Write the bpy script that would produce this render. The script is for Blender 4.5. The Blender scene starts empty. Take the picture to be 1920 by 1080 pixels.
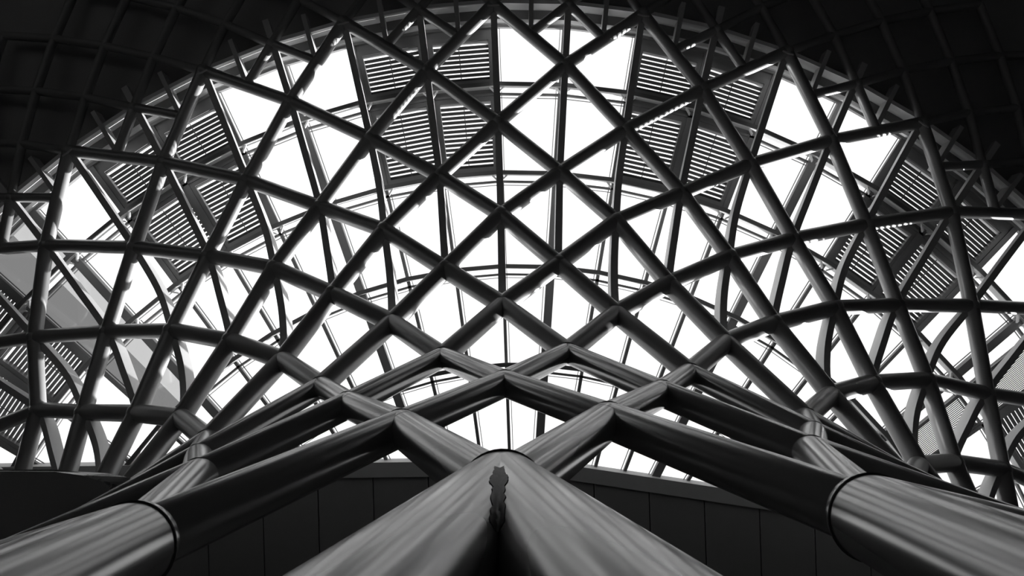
import bpy, math, random
from mathutils import Vector, Matrix
random.seed(7)
sc = bpy.context.scene
C = sc.collection

# ------------------------------------------------------------------ camera
EYE = 1.6                                   # eye height above the concourse floor
cam_data = bpy.data.cameras.new('camera')
cam_data.sensor_width = 36.0
cam_data.lens = 36.0 * 1300.0 / 1920.0
cam_data.clip_start = 0.02
cam_data.clip_end = 400
cam = bpy.data.objects.new('camera', cam_data)
C.objects.link(cam)
CR = Vector((0.99951826, 0.02991625, -0.00826259))
CU = Vector((0.02983196, -0.99950347, -0.01014264))
CF = Vector((0.00856192, -0.00989127, 0.99991442))
mw = Matrix.Identity(4)
for i in range(3):
    mw[i][0] = CR[i]; mw[i][1] = CU[i]; mw[i][2] = -CF[i]
mw[2][3] = EYE
cam.matrix_world = mw
sc.camera = cam

# ------------------------------------------------------------------ sky, sun, exposure
world = bpy.data.worlds.new('overcast_sky')
sc.world = world
world.use_nodes = True
bg = world.node_tree.nodes['Background']
bg.inputs['Color'].default_value = (1.0, 1.0, 1.0, 1)
bg.inputs['Strength'].default_value = 1.4
sun_data = bpy.data.lights.new('sun', 'SUN')
sun_data.energy = 15.0
sun_data.angle = math.radians(1.2)
sun = bpy.data.objects.new('sun', sun_data)
C.objects.link(sun)
SUN_DIR = Vector((0.68, 0.52, 0.52)).normalized()      # towards the sun
sun.rotation_euler = SUN_DIR.to_track_quat('Z', 'Y').to_euler()
sun.location = (20, 25, 45)
sc.view_settings.view_transform = 'Standard'
sc.view_settings.look = 'None'
sc.view_settings.gamma = 1.0
sc.view_settings.use_curve_mapping = False
sc.view_settings.exposure = 0.0
sc.cycles.max_bounces = 8
sc.cycles.transparent_max_bounces = 16
sc.cycles.use_denoising = True

# ------------------------------------------------------------------ helpers
def mat(name, col, rough=0.5, metal=0.0, noise=0.0, nscale=8.0, bump=0.0, stretch=None, spec=0.5):
    m = bpy.data.materials.new(name)
    m.use_nodes = True
    nt = m.node_tree
    b = nt.nodes['Principled BSDF']
    b.inputs['Base Color'].default_value = (col, col, col, 1)
    b.inputs['Roughness'].default_value = rough
    b.inputs['Metallic'].default_value = metal
    b.inputs['Specular IOR Level'].default_value = spec
    if noise or bump:
        tc = nt.nodes.new('ShaderNodeTexCoord')
        mp = nt.nodes.new('ShaderNodeMapping')
        if stretch: mp.inputs['Scale'].default_value = stretch
        nz = nt.nodes.new('ShaderNodeTexNoise')
        nz.inputs['Scale'].default_value = nscale
        nz.inputs['Detail'].default_value = 5
        nt.links.new(tc.outputs['Object'], mp.inputs['Vector'])
        nt.links.new(mp.outputs['Vector'], nz.inputs['Vector'])
        if noise:
            r = nt.nodes.new('ShaderNodeMapRange')
            r.inputs['To Min'].default_value = col * (1 - noise)
            r.inputs['To Max'].default_value = col * (1 + noise)
            nt.links.new(nz.outputs['Fac'], r.inputs['Value'])
            cb = nt.nodes.new('ShaderNodeCombineColor')
            for k in range(3): nt.links.new(r.outputs['Result'], cb.inputs[k])
            nt.links.new(cb.outputs['Color'], b.inputs['Base Color'])
            r2 = nt.nodes.new('ShaderNodeMapRange')
            r2.inputs['To Min'].default_value = max(0.02, rough - 0.05)
            r2.inputs['To Max'].default_value = rough + 0.05
            nt.links.new(nz.outputs['Fac'], r2.inputs['Value'])
            nt.links.new(r2.outputs['Result'], b.inputs['Roughness'])
        if bump:
            bp = nt.nodes.new('ShaderNodeBump')
            bp.inputs['Strength'].default_value = bump
            bp.inputs['Distance'].default_value = 0.01
            nt.links.new(nz.outputs['Fac'], bp.inputs['Height'])
            nt.links.new(bp.outputs['Normal'], b.inputs['Normal'])
    return m

def glass_mat(name, tint, gloss=0.05, diffuse=None, dfac=0.0):
    m = bpy.data.materials.new(name)
    m.use_nodes = True
    nt = m.node_tree
    for n in list(nt.nodes): nt.nodes.remove(n)
    out = nt.nodes.new('ShaderNodeOutputMaterial')
    tr = nt.nodes.new('ShaderNodeBsdfTransparent')
    tr.inputs['Color'].default_value = (tint, tint, tint, 1)
    gl = nt.nodes.new('ShaderNodeBsdfGlossy')
    gl.inputs['Roughness'].default_value = 0.02
    mx = nt.nodes.new('ShaderNodeMixShader')
    mx.inputs[0].default_value = gloss
    nt.links.new(tr.outputs[0], mx.inputs[1])
    nt.links.new(gl.outputs[0], mx.inputs[2])
    last = mx
    if diffuse is not None:
        nz = nt.nodes.new('ShaderNodeTexNoise')
        nz.inputs['Scale'].default_value = 3.0
        nz.inputs['Detail'].default_value = 6
        tc = nt.nodes.new('ShaderNodeTexCoord')
        nt.links.new(tc.outputs['Object'], nz.inputs['Vector'])
        r = nt.nodes.new('ShaderNodeMapRange')
        r.inputs['To Min'].default_value = dfac * 0.8
        r.inputs['To Max'].default_value = min(1, dfac * 1.2)
        nt.links.new(nz.outputs['Fac'], r.inputs['Value'])
        df = nt.nodes.new('ShaderNodeBsdfTranslucent')
        df.inputs['Color'].default_value = (diffuse, diffuse, diffuse, 1)
        m2 = nt.nodes.new('ShaderNodeMixShader')
        nt.links.new(r.outputs['Result'], m2.inputs[0])
        nt.links.new(mx.outputs[0], m2.inputs[1])
        nt.links.new(df.outputs[0], m2.inputs[2])
        last = m2
    nt.links.new(last.outputs[0], out.inputs['Surface'])
    return m

M = {
    'steel': mat('satin_steel_paint', 0.35, 0.21, 0.55, 0.10, 3.0, 0.0, (1, 1, 0.6)),
    'paint': mat('satin_grey_paint', 0.37, 0.34, 0.32, 0.08, 3.0),
    'steel_dark': mat('steel_roof_shade', 0.30, 0.5, 0.2, 0.1, 5.0),  # same tube steel, darkened in colour to carry the shade under the solid roof
    'seam': mat('dark_joint_seal', 0.03, 0.6),
    'weld': mat('bright_weld_ring', 0.45, 0.25, 0.6),
    'fin': mat('fin_paint', 0.62, 0.45, 0.0, 0.05, 3.0),
    'frame': mat('frame_paint_grey', 0.13, 0.45, 0.0, 0.06, 4.0),
    'ring': mat('ring_beam_paint', 0.62, 0.45, 0.0, 0.05, 4.0),
    'beam_shade': mat('beam_underside_shade', 0.06, 0.5),  # shade on the ring beam undersides, put into the colour
    'tape': mat('weathered_tape', 0.07, 0.5, 0.0, 1.0, 40.0, 0.3, (1, 1, 0.3)),
    'slat': mat('louvre_blade_paint', 0.07, 0.5, 0.0, 0.05, 6.0),
    'curb': mat('curb_paint_pale', 0.92, 0.5, 0.0, 0.05, 3.0),
    'clad': mat('roof_cladding_dark', 0.35, 0.6, 0.0, 0.1, 1.0),
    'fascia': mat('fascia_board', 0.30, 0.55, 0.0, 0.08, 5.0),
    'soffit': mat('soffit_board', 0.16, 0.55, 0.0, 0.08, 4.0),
    'floor': mat('dark_stone_floor', 0.36, 0.4, 0.0, 0.15, 2.0),
    'wall': mat('wall_dark_render', 0.12, 0.7, 0.0, 0.1, 1.5),
    'slab': mat('balcony_soffit_dark', 0.40, 0.5, 0.0, 0.1, 2.0),
    'rim': mat('balcony_rim_metal', 0.45, 0.28, 0.6, 0.1, 6.0),
    'grille': mat('grille_wire', 0.20, 0.5),
    'glass': glass_mat('clear_glass', 0.97),
    'grey_glass': glass_mat('grey_tinted_glass', 0.42, 0.04),
    'pale_glass': glass_mat('pale_tinted_glass', 0.68, 0.04),
}

def mesh_obj(name, verts, faces, m, parent=None, smooth=False, kind=None):
    me = bpy.data.meshes.new(name)
    me.from_pydata(verts, [], faces)
    me.materials.append(M[m])
    me.update()
    if smooth:
        for p in me.polygons: p.use_smooth = True
    o = bpy.data.objects.new(name, me)
    C.objects.link(o)
    if parent: o.parent = parent
    if kind: o['kind'] = kind
    return o

def link(name, me, parent, matrix=None):
    o = bpy.data.objects.new(name, me)
    C.objects.link(o)
    o.parent = parent
    if matrix is not None: o.matrix_world = matrix
    return o

def empty(name, label, cat, group=None, loc=(0, 0, 0)):
    o = bpy.data.objects.new(name, None)
    C.objects.link(o)
    o.location = loc
    o['label'] = label; o['category'] = cat
    if group: o['group'] = group
    return o

BOX_F = [(0, 3, 2, 1), (4, 5, 6, 7), (0, 1, 5, 4), (1, 2, 6, 5), (2, 3, 7, 6), (3, 0, 4, 7)]
def hexa(p4, z0, z1):
    """four plan points (anticlockwise seen from above) extruded between two heights"""
    return [(x, y, z0) for x, y in p4] + [(x, y, z1) for x, y in p4], BOX_F

# ------------------------------------------------------------------ the setting-out: rings about a vertical axis 10 m in front of the eye
AXIS_Y = 10.0
PHI0 = -0.0052
STEP = 0.10054862                                   # half a bay of the diagrid
RING_R = [9.03, 8.93, 8.99, 9.16, 9.815, 10.597, 11.576, 12.551, 13.665, 14.973, 16.387]
RING_H = [3.386, 6.025, 7.96, 10.27, 11.966, 12.993, 13.749, 14.371, 14.626, 14.884, 15.117]
# as-built plan deviation of the nodes in metres
DEV = {(4,-6):(-0.025,-0.011), (4,-4):(0.013,0.013), (4,-2):(0.029,0.024), (4,0):(-0.021,-0.014), (4,2):(-0.025,0.005), (4,4):(-0.034,-0.016), (4,6):(0.026,0.002), (4,8):(0.003,-0.003), (5,-7):(-0.039,0.04), (5,-5):(-0.008,-0.031), (5,-3):(-0.031,-0.006), (5,-1):(-0.008,0.023), (5,1):(-0.014,-0.003), (5,3):(-0.049,0.014), (5,5):(-0.058,-0.008), (5,7):(0.006,-0.028), (6,-8):(0.004,0.044), (6,-6):(0.006,0.004), (6,-4):(0.023,-0.038), (6,-2):(-0.002,-0.022), (6,0):(-0.001,-0.017), (6,2):(-0.03,-0.045), (6,4):(-0.023,0.053), (6,6):(0.007,0.014), (6,8):(0.01,0.007), (7,-9):(0.217,-0.23), (7,-7):(-0.063,0.036), (7,-5):(-0.021,-0.024), (7,-3):(-0.01,0.026), (7,-1):(0.013,-0.029), (7,1):(-0.003,-0.022), (7,3):(0.042,-0.007), (7,5):(0.011,0.041), (7,7):(0.053,0.062), (7,9):(0.104,0.154), (8,-8):(-0.014,0.011), (8,-6):(0.03,-0.021), (8,-4):(0.026,-0.033), (8,-2):(0.025,-0.01), (8,0):(0.008,0.016), (8,2):(-0.03,-0.022), (8,4):(-0.029,-0.014), (8,6):(-0.022,0.027), (8,8):(0.054,0.047), (9,-7):(-0.039,0.009), (9,-5):(0.034,0.018), (9,-3):(0.02,-0.021), (9,-1):(0.012,0.019), (9,1):(-0.005,-0.011), (9,3):(-0.011,0.004), (9,5):(-0.038,0.027), (9,7):(0.037,-0.046), (10,-6):(-0.031,0.032), (10,-4):(0.037,-0.033), (10,-2):(-0.009,-0.019), (10,0):(-0.008,0.017), (10,2):(-0.017,0.013), (10,4):(-0.024,-0.041), (10,6):(0.004,0.032)}
def polar(R, c, z=0.0):
    a = PHI0 + c * STEP
    return Vector((R * math.sin(a), AXIS_Y - R * math.cos(a), z))
def pxy(R, c):
    p = polar(R, c); return (p.x, p.y)
def dev(r, c):
    if (r, c) in DEV: return Vector((*DEV[(r, c)], 0))
    ks = [k for k in DEV if k[0] == r]
    if not ks: return Vector((0, 0, 0))
    k = min(ks, key=lambda k: abs(k[1] - c))
    return Vector((*DEV[k], 0)) * (0.5 if abs(k[1] - c) <= 2 else 0.2)
def node(r, c):
    if r <= 10: return polar(RING_R[r], c, EYE + RING_H[r]) + dev(r, c)
    return polar(16.387 + 0.87 * (r - 10), c, EYE + 15.117 + 0.21 * (r - 10))
def in_view(p, margin=0.0):
    d = p - Vector((0, 0, EYE))
    z = d.dot(CF)
    if z < 0.05: return False
    u = d.dot(CR) / z * 1300; v = d.dot(CU) / z * 1300
    return abs(u) < 960 + margin and abs(v) < 540 + margin
ZG = EYE + 15.5                                     # level of the glazing

def adopt(o, parent):
    o.parent = parent
    root = parent
    o.matrix_parent_inverse = Matrix.Translation(-Vector(parent.location)) if parent.parent is None else Matrix.Identity(4)
    return o

# ------------------------------------------------------------------ floor, walls, solid roof
def arc_pts(R, a0, a1, n):
    return [(R * math.sin(a0 + (a1 - a0) * i / n), AXIS_Y - R * math.cos(a0 + (a1 - a0) * i / n)) for i in range(n + 1)]
def sweep_profile(name, prof, a0, a1, n, m, parent=None, kind=None, closed=True, smooth=False):
    """closed (R,z) profile turned about the roof axis between two angles"""
    k = len(prof); vs = []; fs = []
    for i in range(n + 1):
        a = a0 + (a1 - a0) * i / n
        for R, z in prof:
            vs.append((R * math.sin(a), AXIS_Y - R * math.cos(a), z))
    for i in range(n):
        for j in range(k if closed else k - 1):
            j2 = (j + 1) % k
            fs.append((i * k + j, i * k + j2, (i + 1) * k + j2, (i + 1) * k + j))
    if closed:
        fs.append(tuple(range(k))[::-1]); fs.append(tuple(n * k + j for j in range(k)))
    return mesh_obj(name, vs, fs, m, parent, smooth, kind)
HALF = math.radians(98)
v, f = hexa([(-40, -30), (40, -30), (40, 15), (-40, 15)], -0.3, 0.0)
mesh_obj('floor', v, f, 'floor', kind='structure')
v, f = hexa([(-40, 12), (40, 12), (40, 12.5), (-40, 12.5)], 0.0, 19.0)
mesh_obj('wall_back', v, f, 'wall', kind='structure')
sweep_profile('wall_perimeter', [(34, 0), (34, 19), (34.5, 19), (34.5, 0)], -HALF, HALF, 48, 'wall', kind='structure')
ceil = sweep_profile('ceiling', [(16.50, ZG + 0.22), (24.0, ZG + 1.5), (34.2, 15.0), (34.2, 15.4), (24.0, ZG + 1.9), (16.50, ZG + 0.62)],
                     -HALF, HALF, 72, 'clad', kind='structure')
# pale curb at the edge of the solid roof and the closed strip between curb and glazing
for i in range(-15, 15):
    v, f = hexa([pxy(16.42, i + 0.02), pxy(16.42, i + 0.98), pxy(16.50, i + 0.98), pxy(16.50, i + 0.02)], ZG - 0.34, ZG + 0.30)
    o = mesh_obj('curb_panel', v, f, 'curb'); adopt(o, ceil)
    v, f = hexa([pxy(16.12, i), pxy(16.12, i + 1), pxy(16.42, i + 1), pxy(16.42, i)], ZG + 0.02, ZG + 0.10)
    o = mesh_obj('closing_panel', v, f, 'frame'); adopt(o, ceil)

# soffit beside the historic facade: an edge board and long boards behind it
ZS = ZG - 0.30
def edge_y(x): return 3.63 + 0.02 * x if x < 0.60 else 3.532 + 0.183 * x
sof = empty('soffit', '', '')
del sof['label'], sof['category']
sof.name = 'ceiling_soffit'
sof['kind'] = 'structure'
xs = [-20, 0.60, 20]
for xa, xb in zip(xs, xs[1:]):
    p = [(xa, edge_y(xa)), (xb, edge_y(xb)), (xb, edge_y(xb) + 0.325), (xa, edge_y(xa) + 0.325)]
    v, f = hexa(p, ZS, ZG + 0.06)
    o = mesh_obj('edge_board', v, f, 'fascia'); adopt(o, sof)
k = -13
while k < 13:
    xa = -0.62 + 1.208 * k + 0.012; xb = xa + 1.208 - 0.024
    v, f = hexa([(xa, edge_y(xa) + 0.32), (xb, edge_y(xb) + 0.32), (xb, 12.1), (xa, 12.1)], ZS + 0.04, ZS + 0.10)
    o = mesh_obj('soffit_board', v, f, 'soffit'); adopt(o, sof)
    k += 1
v = [(a, edge_y(a) + .1, ZS + .11) for a in (-20, .6, 20)] + [(20, 12.2, ZS + .11), (-20, 12.2, ZS + .11)]
v += [(a, b, ZS + .20) for a, b, _ in v]
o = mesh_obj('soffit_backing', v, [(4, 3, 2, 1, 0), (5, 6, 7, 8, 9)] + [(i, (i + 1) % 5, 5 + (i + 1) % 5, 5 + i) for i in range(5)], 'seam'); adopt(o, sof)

# ------------------------------------------------------------------ diagrid of steel tubes
TUBE_D = {0: .32, 1: .31, 2: .31, 3: .33, 4: .34, 5: .33, 6: .31, 7: .30, 8: .285, 9: .27, 10: .22, 11: .22, 12: .22, 13: .22}
LEG_D = 0.42
_cyl = {}
def cyl_mesh(d, n, m='steel'):
    key = (round(d, 3), n, m)
    if key not in _cyl:
        vs = []; fs = []
        for i in range(n):
            a = 2 * math.pi * i / n
            vs += [(d / 2 * math.cos(a), d / 2 * math.sin(a), 0), (d / 2 * math.cos(a), d / 2 * math.sin(a), 1)]
        for i in range(n):
            j = (i + 1) % n
            fs.append((2 * i, 2 * j, 2 * j + 1, 2 * i + 1))
        me = bpy.data.meshes.new('tube'); me.from_pydata(vs, [], fs); me.materials.append(M[m])
        for p in me.polygons: p.use_smooth = True
        me.update(); _cyl[key] = me
    return _cyl[key]
def span_matrix(a, b):
    d = b - a
    return Matrix.Translation(a) @ d.to_track_quat('Z', 'Y').to_matrix().to_4x4() @ Matrix.Diagonal((1, 1, d.length, 1))
_sph = {}
def sphere_mesh(r, n, mat_name='steel'):
    key = (round(r, 3), n, mat_name)
    if key not in _sph:
        vs = [(0, 0, -r)]; fs = []; k = n // 2
        for j in range(1, k):
            t = math.pi * j / k - math.pi / 2
            for i in range(n):
                a = 2 * math.pi * i / n
                vs.append((r * math.cos(t) * math.cos(a), r * math.cos(t) * math.sin(a), r * math.sin(t)))
        vs.append((0, 0, r)); top = len(vs) - 1
        for i in range(n): fs.append((0, 1 + (i + 1) % n, 1 + i))
        for j in range(k - 2):
            for i in range(n):
                a = 1 + j * n + i; b = 1 + j * n + (i + 1) % n
                fs.append((a, b, b + n, a + n))
        for i in range(n): fs.append((top - n + i, top - n + (i + 1) % n, top))
        me = bpy.data.meshes.new('joint'); me.from_pydata(vs, [], fs); me.materials.append(M[mat_name])
        for p in me.polygons: p.use_smooth = True
        me.update(); _sph[key] = me
    return _sph[key]
_ring = {}
def ring_mesh(R, r, m, n=40, k=6):
    key = (round(R, 3), r, m)
    if key not in _ring:
        vs = []; fs = []
        for i in range(n):
            a = 2 * math.pi * i / n
            for j in range(k):
                b = 2 * math.pi * j / k
                q = R + r * math.cos(b)
                vs.append((q * math.cos(a), q * math.sin(a), r * math.sin(b) * 1.6))
        for i in range(n):
            for j in range(k):
                fs.append((i * k + j, ((i + 1) % n) * k + j, ((i + 1) % n) * k + (j + 1) % k, i * k + (j + 1) % k))
        me = bpy.data.meshes.new('ring'); me.from_pydata(vs, [], fs); me.materials.append(M[m])
        for p in me.polygons: p.use_smooth = True
        me.update(); _ring[key] = me
    return _ring[key]

class Bin:                                        # collects what lies outside the view into one mesh
    def __init__(s): s.v = []; s.f = []
    def add(s, me, mx):
        b = len(s.v)
        s.v += [tuple(mx @ v.co) for v in me.vertices]
        s.f += [tuple(b + i for i in p.vertices) for p in me.polygons]

funnel = empty('funnel_diagrid', 'flaring funnel of crossed grey steel tubes rising overhead to the skylight', 'steel structure')
outer = empty('roof_diagrid', 'finer crossed steel tubes under the dark solid roof around the skylight', 'steel structure')
rest = Bin()
def tube(a, b, d, parent, n=None, name='diagonal_tube', m='steel'):
    dist = min((a - Vector((0, 0, EYE))).length, (b - Vector((0, 0, EYE))).length)
    n = n or (56 if dist < 7 else 32 if dist < 12 else 20)
    mx = span_matrix(a, b)
    vis = any(in_view(a.lerp(b, t), 40) for t in (0, .1, .2, .3, .4, .5, .6, .7, .8, .9, 1))
    if not vis:
        rest.add(cyl_mesh(d, 12), mx); return
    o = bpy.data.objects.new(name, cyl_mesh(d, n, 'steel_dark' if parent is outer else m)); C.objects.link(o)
    adopt(o, parent); o.matrix_basis = mx
def joint(p, r, parent, n=20, m='steel'):
    if not in_view(p, 60): return
    o = bpy.data.objects.new('node_joint', sphere_mesh(r, n, m)); C.objects.link(o)
    adopt(o, parent); o.matrix_basis = Matrix.Translation(p)
def collar(a, b, s, R, r, m, parent, name):
    p = a + (b - a).normalized() * s
    if not in_view(p, 60): return
    o = bpy.data.objects.new(name, ring_mesh(R, r, m)); C.objects.link(o)
    adopt(o, parent)
    o.matrix_basis = Matrix.Translation(p) @ (b - a).to_track_quat('Z', 'Y').to_matrix().to_4x4()

# splayed legs from the lowest nodes down to the floor
for c in range(-14, 15, 2):
    for s in (-1, 1):
        a = node(0, c)
        b = a.lerp(polar(9.85, c + s, EYE - 3.0), 0.785)
        tube(a, b, LEG_D, funnel, 64, 'leg_tube')
for r in range(0, 10):
    for c in range(-15, 16):
        if (r + c) % 2: continue
        a = node(r, c); d = TUBE_D[r]
        for s in (-1, 1):
            if abs(c + s) > 15: continue
            b = node(r + 1, c + s)
            tube(a, b, d, funnel, m='steel' if r < 3 else 'paint')
            if 0 <= r <= 1 and abs(c + s) <= 2 and s * c >= 0:
                collar(b, a, d * 0.78, d / 2 - 0.002, 0.004, 'weld', funnel, 'weld_ring')
for r in range(0, 11):
    for c in range(-15, 16):
        if (r + c) % 2 == 0:
            dd = max(TUBE_D[r], TUBE_D.get(r - 1, LEG_D))
            joint(node(r, c), dd / 2 * (1.01 if r < 5 else 1.12), funnel, 40 if r < 3 else 20, 'steel' if r < 3 else 'paint')
            if 0 <= r <= 3:
                up = (node(r + 1, c + 1) + node(r + 1, c - 1)) / 2 if abs(c) < 15 else node(r + 1, c)
                collar(node(r, c), up, 0.0, dd / 2 * 1.01, 0.009 if r == 0 else 0.006, 'seam', funnel, 'joint_seal')
# secondary tubes just inside the outermost ring
def n10(c):
    return node(10, c) if c % 2 == 0 else polar(16.387, c, EYE + 15.117)
for c in range(-11, 12):
    if c % 2:
        for s in (-1, 1):
            tube(n10(c), node(9, c).lerp(node(10, c + s), 0.5), 0.21, funnel, name='secondary_tube', m='paint')
        joint(n10(c), 0.125, funnel, 20, 'paint')
# the finer lattice beyond, in the dark of the solid roof
for r in range(10, 14):
    for i in range(-24, 25):
        c = i / 2.0
        if (r % 2 == 0) != (i % 2 == 0): continue
        a = n10(int(c)) if r == 10 else node(r, c)
        for s in (-.5, .5):
            tube(a, node(r + 1, c + s), 0.19, outer, n=14)
o = mesh_obj('diagonal_tubes', rest.v, rest.f, 'steel', None, True, 'stuff'); adopt(o, funnel)

# ------------------------------------------------------------------ skylight: fins, ring beams, mullions, panes
sky = empty('glazed_skylight', 'half-ring glass skylight with curved fins and concentric frame rings above the funnel', 'skylight')
def catmull(p0, p1, p2, p3, t):
    return 0.5 * ((2 * p1) + (-p0 + p2) * t + (2 * p0 - 5 * p1 + 4 * p2 - p3) * t * t + (-p0 + 3 * p1 - 3 * p2 + p3) * t ** 3)
PROF = [(RING_R[i], RING_H[i]) for i in range(11)] + [(17.8, 15.30), (19.2, 15.5)]
def prof(t):
    i = max(0, min(len(PROF) - 2, int(math.floor(t)))); u = t - i
    g = lambda k: PROF[max(0, min(len(PROF) - 1, k))]
    return tuple(catmull(g(i - 1)[q], g(i)[q], g(i + 1)[q], g(i + 2)[q], u) for q in (0, 1))
def fin_dev(c, t):
    rs = [r for r in range(0, 11) if (r + int(c)) % 2 == 0]
    lo = max([r for r in rs if r <= t], default=rs[0]); hi = min([r for r in rs if r >= t], default=rs[-1])
    a, b = dev(lo, int(c)), dev(hi, int(c))
    return a if hi == lo else a.lerp(b, (t - lo) / (hi - lo))
def fin(c, t0, t1, w, depth, lift, name='radial_fin', n=None):
    n = n or int((t1 - t0) * 6)
    vs = []; fs = []
    a = PHI0 + c * STEP
    tang = Vector((math.cos(a), math.sin(a), 0))
    for i in range(n + 1):
        t = t0 + (t1 - t0) * i / n
        R, H = prof(t)
        Ra, Ha = prof(t - 0.05); Rb, Hb = prof(t + 0.05)
        L = math.hypot(Rb - Ra, Hb - Ha)
        nr, nz = -(Hb - Ha) / L, (Rb - Ra) / L          # profile normal, up and inward
        dv = fin_dev(c, t) if float(c).is_integer() else Vector((0, 0, 0))
        dep = depth if t > 8.5 else depth + 0.13 * min(1, (8.5 - t) / 2)
        p = polar(R + nr * lift, c, EYE + H + nz * lift) + dv
        q = polar(R + nr * (lift + dep), c, EYE + H + nz * (lift + dep)) + dv
        vs += [tuple(p - tang * w / 2), tuple(p + tang * w / 2), tuple(q + tang * w / 2), tuple(q - tang * w / 2)]
    for i in range(n):
        for j in range(4):
            k = (j + 1) % 4
            fs.append((4 * i + j, 4 * i + k, 4 * i + 4 + k, 4 * i + 4 + j))
    fs += [(3, 2, 1, 0), (4 * n, 4 * n + 1, 4 * n + 2, 4 * n + 3)]
    o = mesh_obj(name, vs, fs, 'fin'); adopt(o, sky); return o
FINS = {}
for c in range(-13, 14):
    fo = fin(c, 4.0 if c % 2 == 0 else 5.0, 9.97 if c % 2 == 0 else 10.4, 0.14, 0.11, -0.03)
    FINS[c] = fo
    if abs(c) <= 11:
        fin(c + 0.5, 9.5, 10.32, 0.10, 0.25, 0.0, 'short_fin')
    # dark foot plate where the fin lands on the node
    r = 4 if c % 2 == 0 else 5
    p = node(r, c)
    if in_view(p, 60) and c % 2 == 0:
        me = _ring.get('plate')
        if me is None:
            vv, ff = hexa([(-.13, -.10), (.13, -.10), (.13, .10), (-.13, .10)], .12, .20)
            me = bpy.data.meshes.new('foot_plate'); me.from_pydata(vv, [], ff); me.materials.append(M['frame']); _ring['plate'] = me
        o = bpy.data.objects.new('foot_plate', me); C.objects.link(o); adopt(o, fo)
        o.matrix_basis = Matrix.Translation(p) @ Matrix.Rotation(PHI0 + c * STEP, 4, 'Z') @ Matrix.Rotation(-0.5, 4, 'X')

    if c % 2 == 0 and abs(c) <= 8:
        q = node(10, c)
        a = PHI0 + c * STEP
        t = Vector((math.cos(a), math.sin(a), 0)); rd = Vector((math.sin(a), -math.cos(a), 0))
        L = [q - t * .13 - rd * .10, q + t * .13 - rd * .10, q + t * .13 - rd * .07, q - t * .13 - rd * .07]
        vv, ff = hexa([(x.x, x.y) for x in L], q.z - 0.16, q.z + 0.02)
        adopt(mesh_obj('end_plate', vv, ff, 'ring'), fo)

def prism(name, R0, R1, c0, c1, z0, z1, m, parent):
    v, f = hexa([pxy(R1, c0), pxy(R1, c1), pxy(R0, c1), pxy(R0, c0)], z0, z1)
    o = mesh_obj(name, v, f, m); adopt(o, parent); return o
RINGS = [8.44, 10.61, 12.68, 14.64]
CMIN, CMAX = -14, 14
def louvred(c): return c % 4 in (2, 3)
def hidden_by_soffit(R, c):
    p = polar(R, c); return p.y > edge_y(p.x) + 0.5
BEAMS = {}
for c in range(CMIN, CMAX):
    for R in RINGS:
        if hidden_by_soffit(R, c) and hidden_by_soffit(R, c + 1): continue
        BEAMS[(c, R)] = prism('ring_beam', R - 0.02, R + 0.06, c, c + 1, ZG - 0.24, ZG - 0.02, 'ring', sky)
        prism('ring_shade_strip', R - 0.01, R + 0.075, c, c + 1, ZG - 0.26, ZG - 0.241, 'beam_shade', sky)  # added dark strip that paints the shaded underside of the beam
        prism('glazing_bar', R - 0.17, R - 0.12, c, c + 1, ZG - 0.08, ZG, 'frame', sky)
        prism('bead', R - 0.225, R - 0.212, c, c + 1, ZG - 0.03, ZG, 'frame', sky)
    prism('ring_beam', 16.06, 16.14, c, c + 1, ZG - 0.16, ZG, 'ring', sky)
    prism('glazing_bar', 15.98, 16.04, c, c + 1, ZG - 0.10, ZG, 'frame', sky)
    # panes
    zones = [(14.70, 15.98), (12.74, 14.47), (10.67, 12.51), (8.50, 10.44), (6.2, 8.27)]
    for zi, (r0, r1) in enumerate(zones):
        if zi < 2 and louvred(c): continue
        if c == 9 and zi in (1, 2): continue
        if hidden_by_soffit(r1, c) and hidden_by_soffit(r1, c + 1): continue
        g = 'glass'
        if c == -8 and zi <= 2:
            prism('glass_pane', r0, r1, c + 0.01, c + 0.56, ZG + 0.01, ZG + 0.025, 'grey_glass', sky)
            prism('glass_pane', r0, r1, c + 0.565, c + 0.99, ZG + 0.01, ZG + 0.025, 'pale_glass', sky)
            continue
        prism('glass_pane', r0, r1, c + 0.01, c + 0.99, ZG + 0.01, ZG + 0.025, g, sky)
for c in range(CMIN, CMAX + 1):
    wide = c % 4 == 1
    a = PHI0 + c * STEP
    tang = Vector((math.cos(a), math.sin(a), 0))
    # run inward until the mullion meets the soffit edge
    Rin = 15.98
    while Rin > 6.0 and not hidden_by_soffit(Rin, c): Rin -= 0.05
    if Rin > 15.5: continue
    def bar(name, R0, R1, off, w, z0, z1, m):
        p, q = polar(R1, c), polar(R0, c)
        L = [(p + tang * (off - w / 2)), (p + tang * (off + w / 2)), (q + tang * (off + w / 2)), (q + tang * (off - w / 2))]
        v, f = hexa([(x.x, x.y) for x in L], z0, z1)
        o = mesh_obj(name, v, f, m); adopt(o, sky)
    s = -1 if c > 0 else 1
    for R0, R1, w in ((max(12.68, Rin), 15.98, 0.18 if wide else 0.12), (Rin, 12.68, 0.18 if wide else 0.07)):
        if R1 <= R0: continue
        bar('mullion', R0, R1, 0, w, ZG - (0.14 if wide else 0.08), ZG, 'frame')
        bar('bead', R0, R1, s * (w / 2 + 0.045), 0.014, ZG - 0.03, ZG, 'frame')

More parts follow.
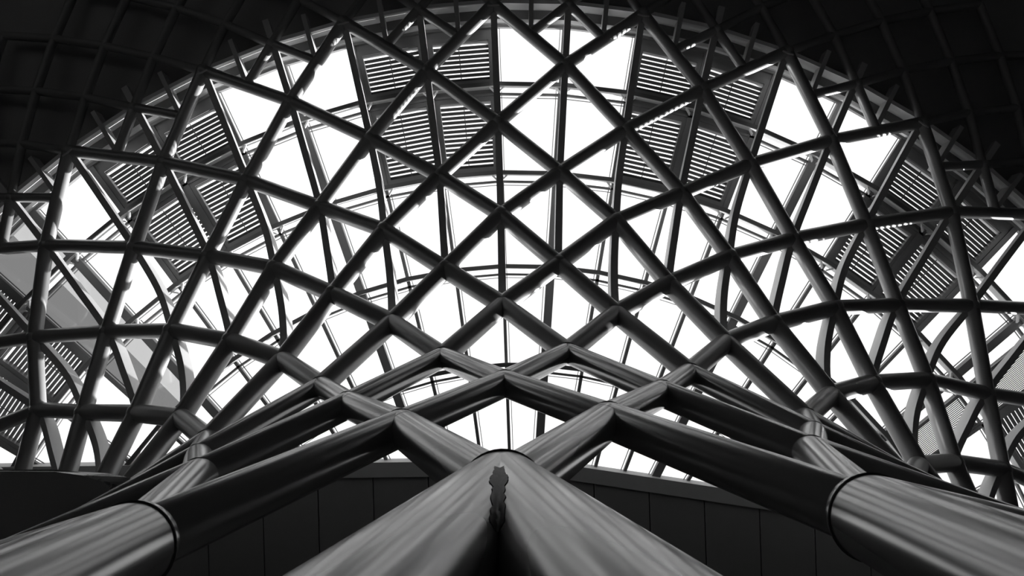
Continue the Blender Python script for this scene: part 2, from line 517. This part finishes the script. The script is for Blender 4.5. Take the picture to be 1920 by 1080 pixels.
# small brackets tying fins to ring beams
for c in range(-10, 11):
    for R in (12.68, 14.64):
        p = polar(R, c)
        a = PHI0 + c * STEP
        t = Vector((math.cos(a), math.sin(a), 0)); rd = Vector((math.sin(a), -math.cos(a), 0))
        for s in (-1, 1):
            q0 = p + t * s * 0.05 - rd * 0.14; q1 = p + t * s * 0.17 - rd * 0.02
            L = [q0 - rd * .025, q1 - rd * .025, q1 + rd * .025, q0 + rd * .025]
            v, f = hexa([(x.x, x.y) for x in L], ZG - 0.22, ZG - 0.16)
            adopt(mesh_obj('bracket', v, f, 'ring'), BEAMS[(c if s > 0 else c - 1, R)])

# ------------------------------------------------------------------ louvre windows
def ordinal(n): return ['first', 'second', 'third', 'fourth', 'fifth', 'sixth', 'seventh', 'eighth'][n]
NAMES = {}
def louvre(c, r0, r1, nsl, label):
    p = polar((r0 + r1) / 2, c + 0.5, ZG)
    L = empty('louvre_panel', label, 'louvre', 'louvre windows of the skylight', tuple(p))
    ca, cb = c + 0.11, c + 0.90
    zb = ZG - 0.05; zt = ZG + 0.13
    prism('side_frame', r0 - .12, r1 + .12, c + 0.012, ca, zb, zt, 'frame', L)
    prism('side_frame', r0 - .12, r1 + .12, cb, c + 0.988, zb, zt, 'frame', L)
    prism('head_frame', r1, r1 + .12, ca, cb, zb, zt, 'frame', L)
    prism('sill_frame', r0 - .12, r0, ca, cb, zb, zt, 'frame', L)
    if r1 > 15:
        prism('blank_board', r1 + .12, 16.04, c + .012, c + .988, zb + .03, zb + .06, 'frame', L)
        prism('blank_board', 14.66, r0 - .12, c + .012, c + .988, zb + .03, zb + .06, 'frame', L)
    else:
        prism('blank_board', r1 + .12, 14.66, c + .012, c + .988, zb + .03, zb + .06, 'frame', L)
    prism('head_board', r1 - .05, r1, ca, cb, zb + .05, zt, 'ring', L)
    pitch = (r1 - 0.05 - r0) / nsl
    for i in range(nsl):
        R = r0 + (i + 0.5) * pitch
        hw = pitch * 0.29
        # tilted blade
        vs = []
        for (rr, cc, zz) in [(R + hw, ca, .045), (R + hw, cb, .045), (R - hw, cb, .085), (R - hw, ca, .085)]:
            vs.append(tuple(polar(rr, cc, ZG + zz)))
        vs += [(x, y, z + 0.014) for x, y, z in vs]
        o = mesh_obj('slat', vs, BOX_F, 'slat'); adopt(o, L)
    cm = c + 0.47
    prism('control_rod', r0, r1, cm, cm + 0.012, ZG + 0.02, ZG + 0.035, 'slat', L)
    return L
def side_word(c): return 'left' if c < 0 else 'right'
blocks = {-10: 'leftmost louvre block', -6: 'louvre block at upper left', -2: 'louvre block just left of centre',
          2: 'louvre block just right of centre', 6: 'louvre block at upper right', 10: 'rightmost louvre block'}
for b, words in blocks.items():
    for k in (0, 1):
        c = b + k
        pos = 'left' if k == 0 else 'right'
        for zone, (r0, r1, n) in (('outer', (14.84, 15.72, 8)), ('inner', (12.88, 14.36, 14))):
            pts = [polar(rr, cc, ZG) for rr in (r0, (r0 + r1) / 2, r1) for cc in (c + .1, c + .5, c + .9)]
            if not any(in_view(q) for q in pts): continue
            louvre(c, r0, r1, n, '%s row %s-hand panel of the %s' % (zone, pos, words))

# fine wire grilles in one bay on the right
def grille(r0, r1, label):
    c = 9
    p = polar((r0 + r1) / 2, c + 0.5, ZG)
    L = empty('grille_panel', label, 'grille', 'fine grilles of the skylight', tuple(p))
    prism('grille_frame', r0, r1, c + 0.02, c + 0.30, ZG - .02, ZG + .04, 'glass', L)
    prism('side_frame', r0, r1, c + 0.30, c + 0.36, ZG - .06, ZG + .06, 'frame', L)
    prism('side_frame', r0, r1, c + 0.94, c + 0.99, ZG - .06, ZG + .06, 'frame', L)
    n = int((0.58 * STEP * (r0 + r1) / 2) / 0.034)
    vs = []; fs = []
    for i in range(n):
        ca = c + 0.36 + 0.58 * (i + 0.25) / n; cb = ca + 0.58 * 0.5 / n
        v, f = hexa([pxy(r1, ca), pxy(r1, cb), pxy(r0, cb), pxy(r0, ca)], ZG, ZG + 0.015)
        bs = len(vs); vs += v; fs += [tuple(bs + j for j in ff) for ff in f]
    o = mesh_obj('grille_wires', vs, fs, 'grille', kind='stuff'); adopt(o, L)
grille(12.76, 14.45, 'fine wire grille panel beside the rightmost louvre block, farther from the soffit')
grille(10.69, 12.49, 'fine wire grille panel low on the right, nearer the soffit')

# ------------------------------------------------------------------ balcony slab with rounded end at lower left
slab = empty('balcony_canopy', 'dark balcony underside with rounded metal rim at lower left', 'balcony', loc=(-8, 3, EYE + 8.5))
z = EYE + 8.5
pts_in = [(-13, 1.7), (-6.208, 1.959), (-5.555, 1.984), (-5.229, 2.038), (-4.97, 2.124), (-4.899, 2.178), (-4.93, 2.242), (-5.097, 2.328), (-5.40, 2.50), (-6.2, 3.30), (-13, 5.4)]
pts_out = [(-13, 1.65), (-6.354, 1.979), (-5.686, 2.009), (-5.018, 2.072), (-4.785, 2.126), (-4.673, 2.183), (-4.79, 2.293), (-5.10, 2.45), (-5.35, 2.68), (-6.2, 3.50), (-13, 5.6)]
n = len(pts_in)
v = [(x, y, z) for x, y in pts_in] + [(x, y, z + 0.2) for x, y in pts_out]
o = mesh_obj('underside', v[:n] + [(a, b, c + .1) for a, b, c in v[:n]], [tuple(range(n))[::-1], tuple(range(n, 2 * n))], 'slab'); adopt(o, slab)
o = mesh_obj('rim', v, [(i, i + 1, n + i + 1, n + i) for i in range(n - 1)] + [tuple(range(n, 2 * n))], 'rim'); adopt(o, slab)

# ------------------------------------------------------------------ worn strip of tape over the mitre of the central legs
nd = node(0, 0)
legs = [polar(9.85, s, EYE - 3.0) - nd for s in (-1, 1)]
m = (legs[0].normalized() + legs[1].normalized()).normalized()
side = (legs[1].normalized() - legs[0].normalized()).normalized(); front = m.cross(side).normalized()
if front.y > 0: front = -front
sin_a = math.sin(legs[0].angle(legs[1]) / 2)
vs = []; fs = []
rows = 24; cols = 6
for i in range(rows + 1):
    s_ = 0.55 + 0.72 * i / rows
    half = 0.021 * (0.9 + 0.2 * random.random()) + (0.012 if 7 <= i <= 11 else 0)
    for j in range(cols + 1):
        x = -half + 2 * half * j / cols + 0.004 * random.uniform(-1, 1)
        off = s_ * sin_a - abs(x)                       # distance from the nearer leg's axis
        h = math.sqrt(max(1e-4, (LEG_D / 2) ** 2 - off * off)) + 0.003
        p = nd + m * s_ + side * x + front * h
        vs.append(tuple(p))
for i in range(rows):
    for j in range(cols):
        a = i * (cols + 1) + j
        fs.append((a, a + 1, a + cols + 2, a + cols + 1))
o = mesh_obj('tape_strip', vs, fs, 'tape', None, True); adopt(o, funnel)
o['label'] = 'worn peeling tape over the joint'
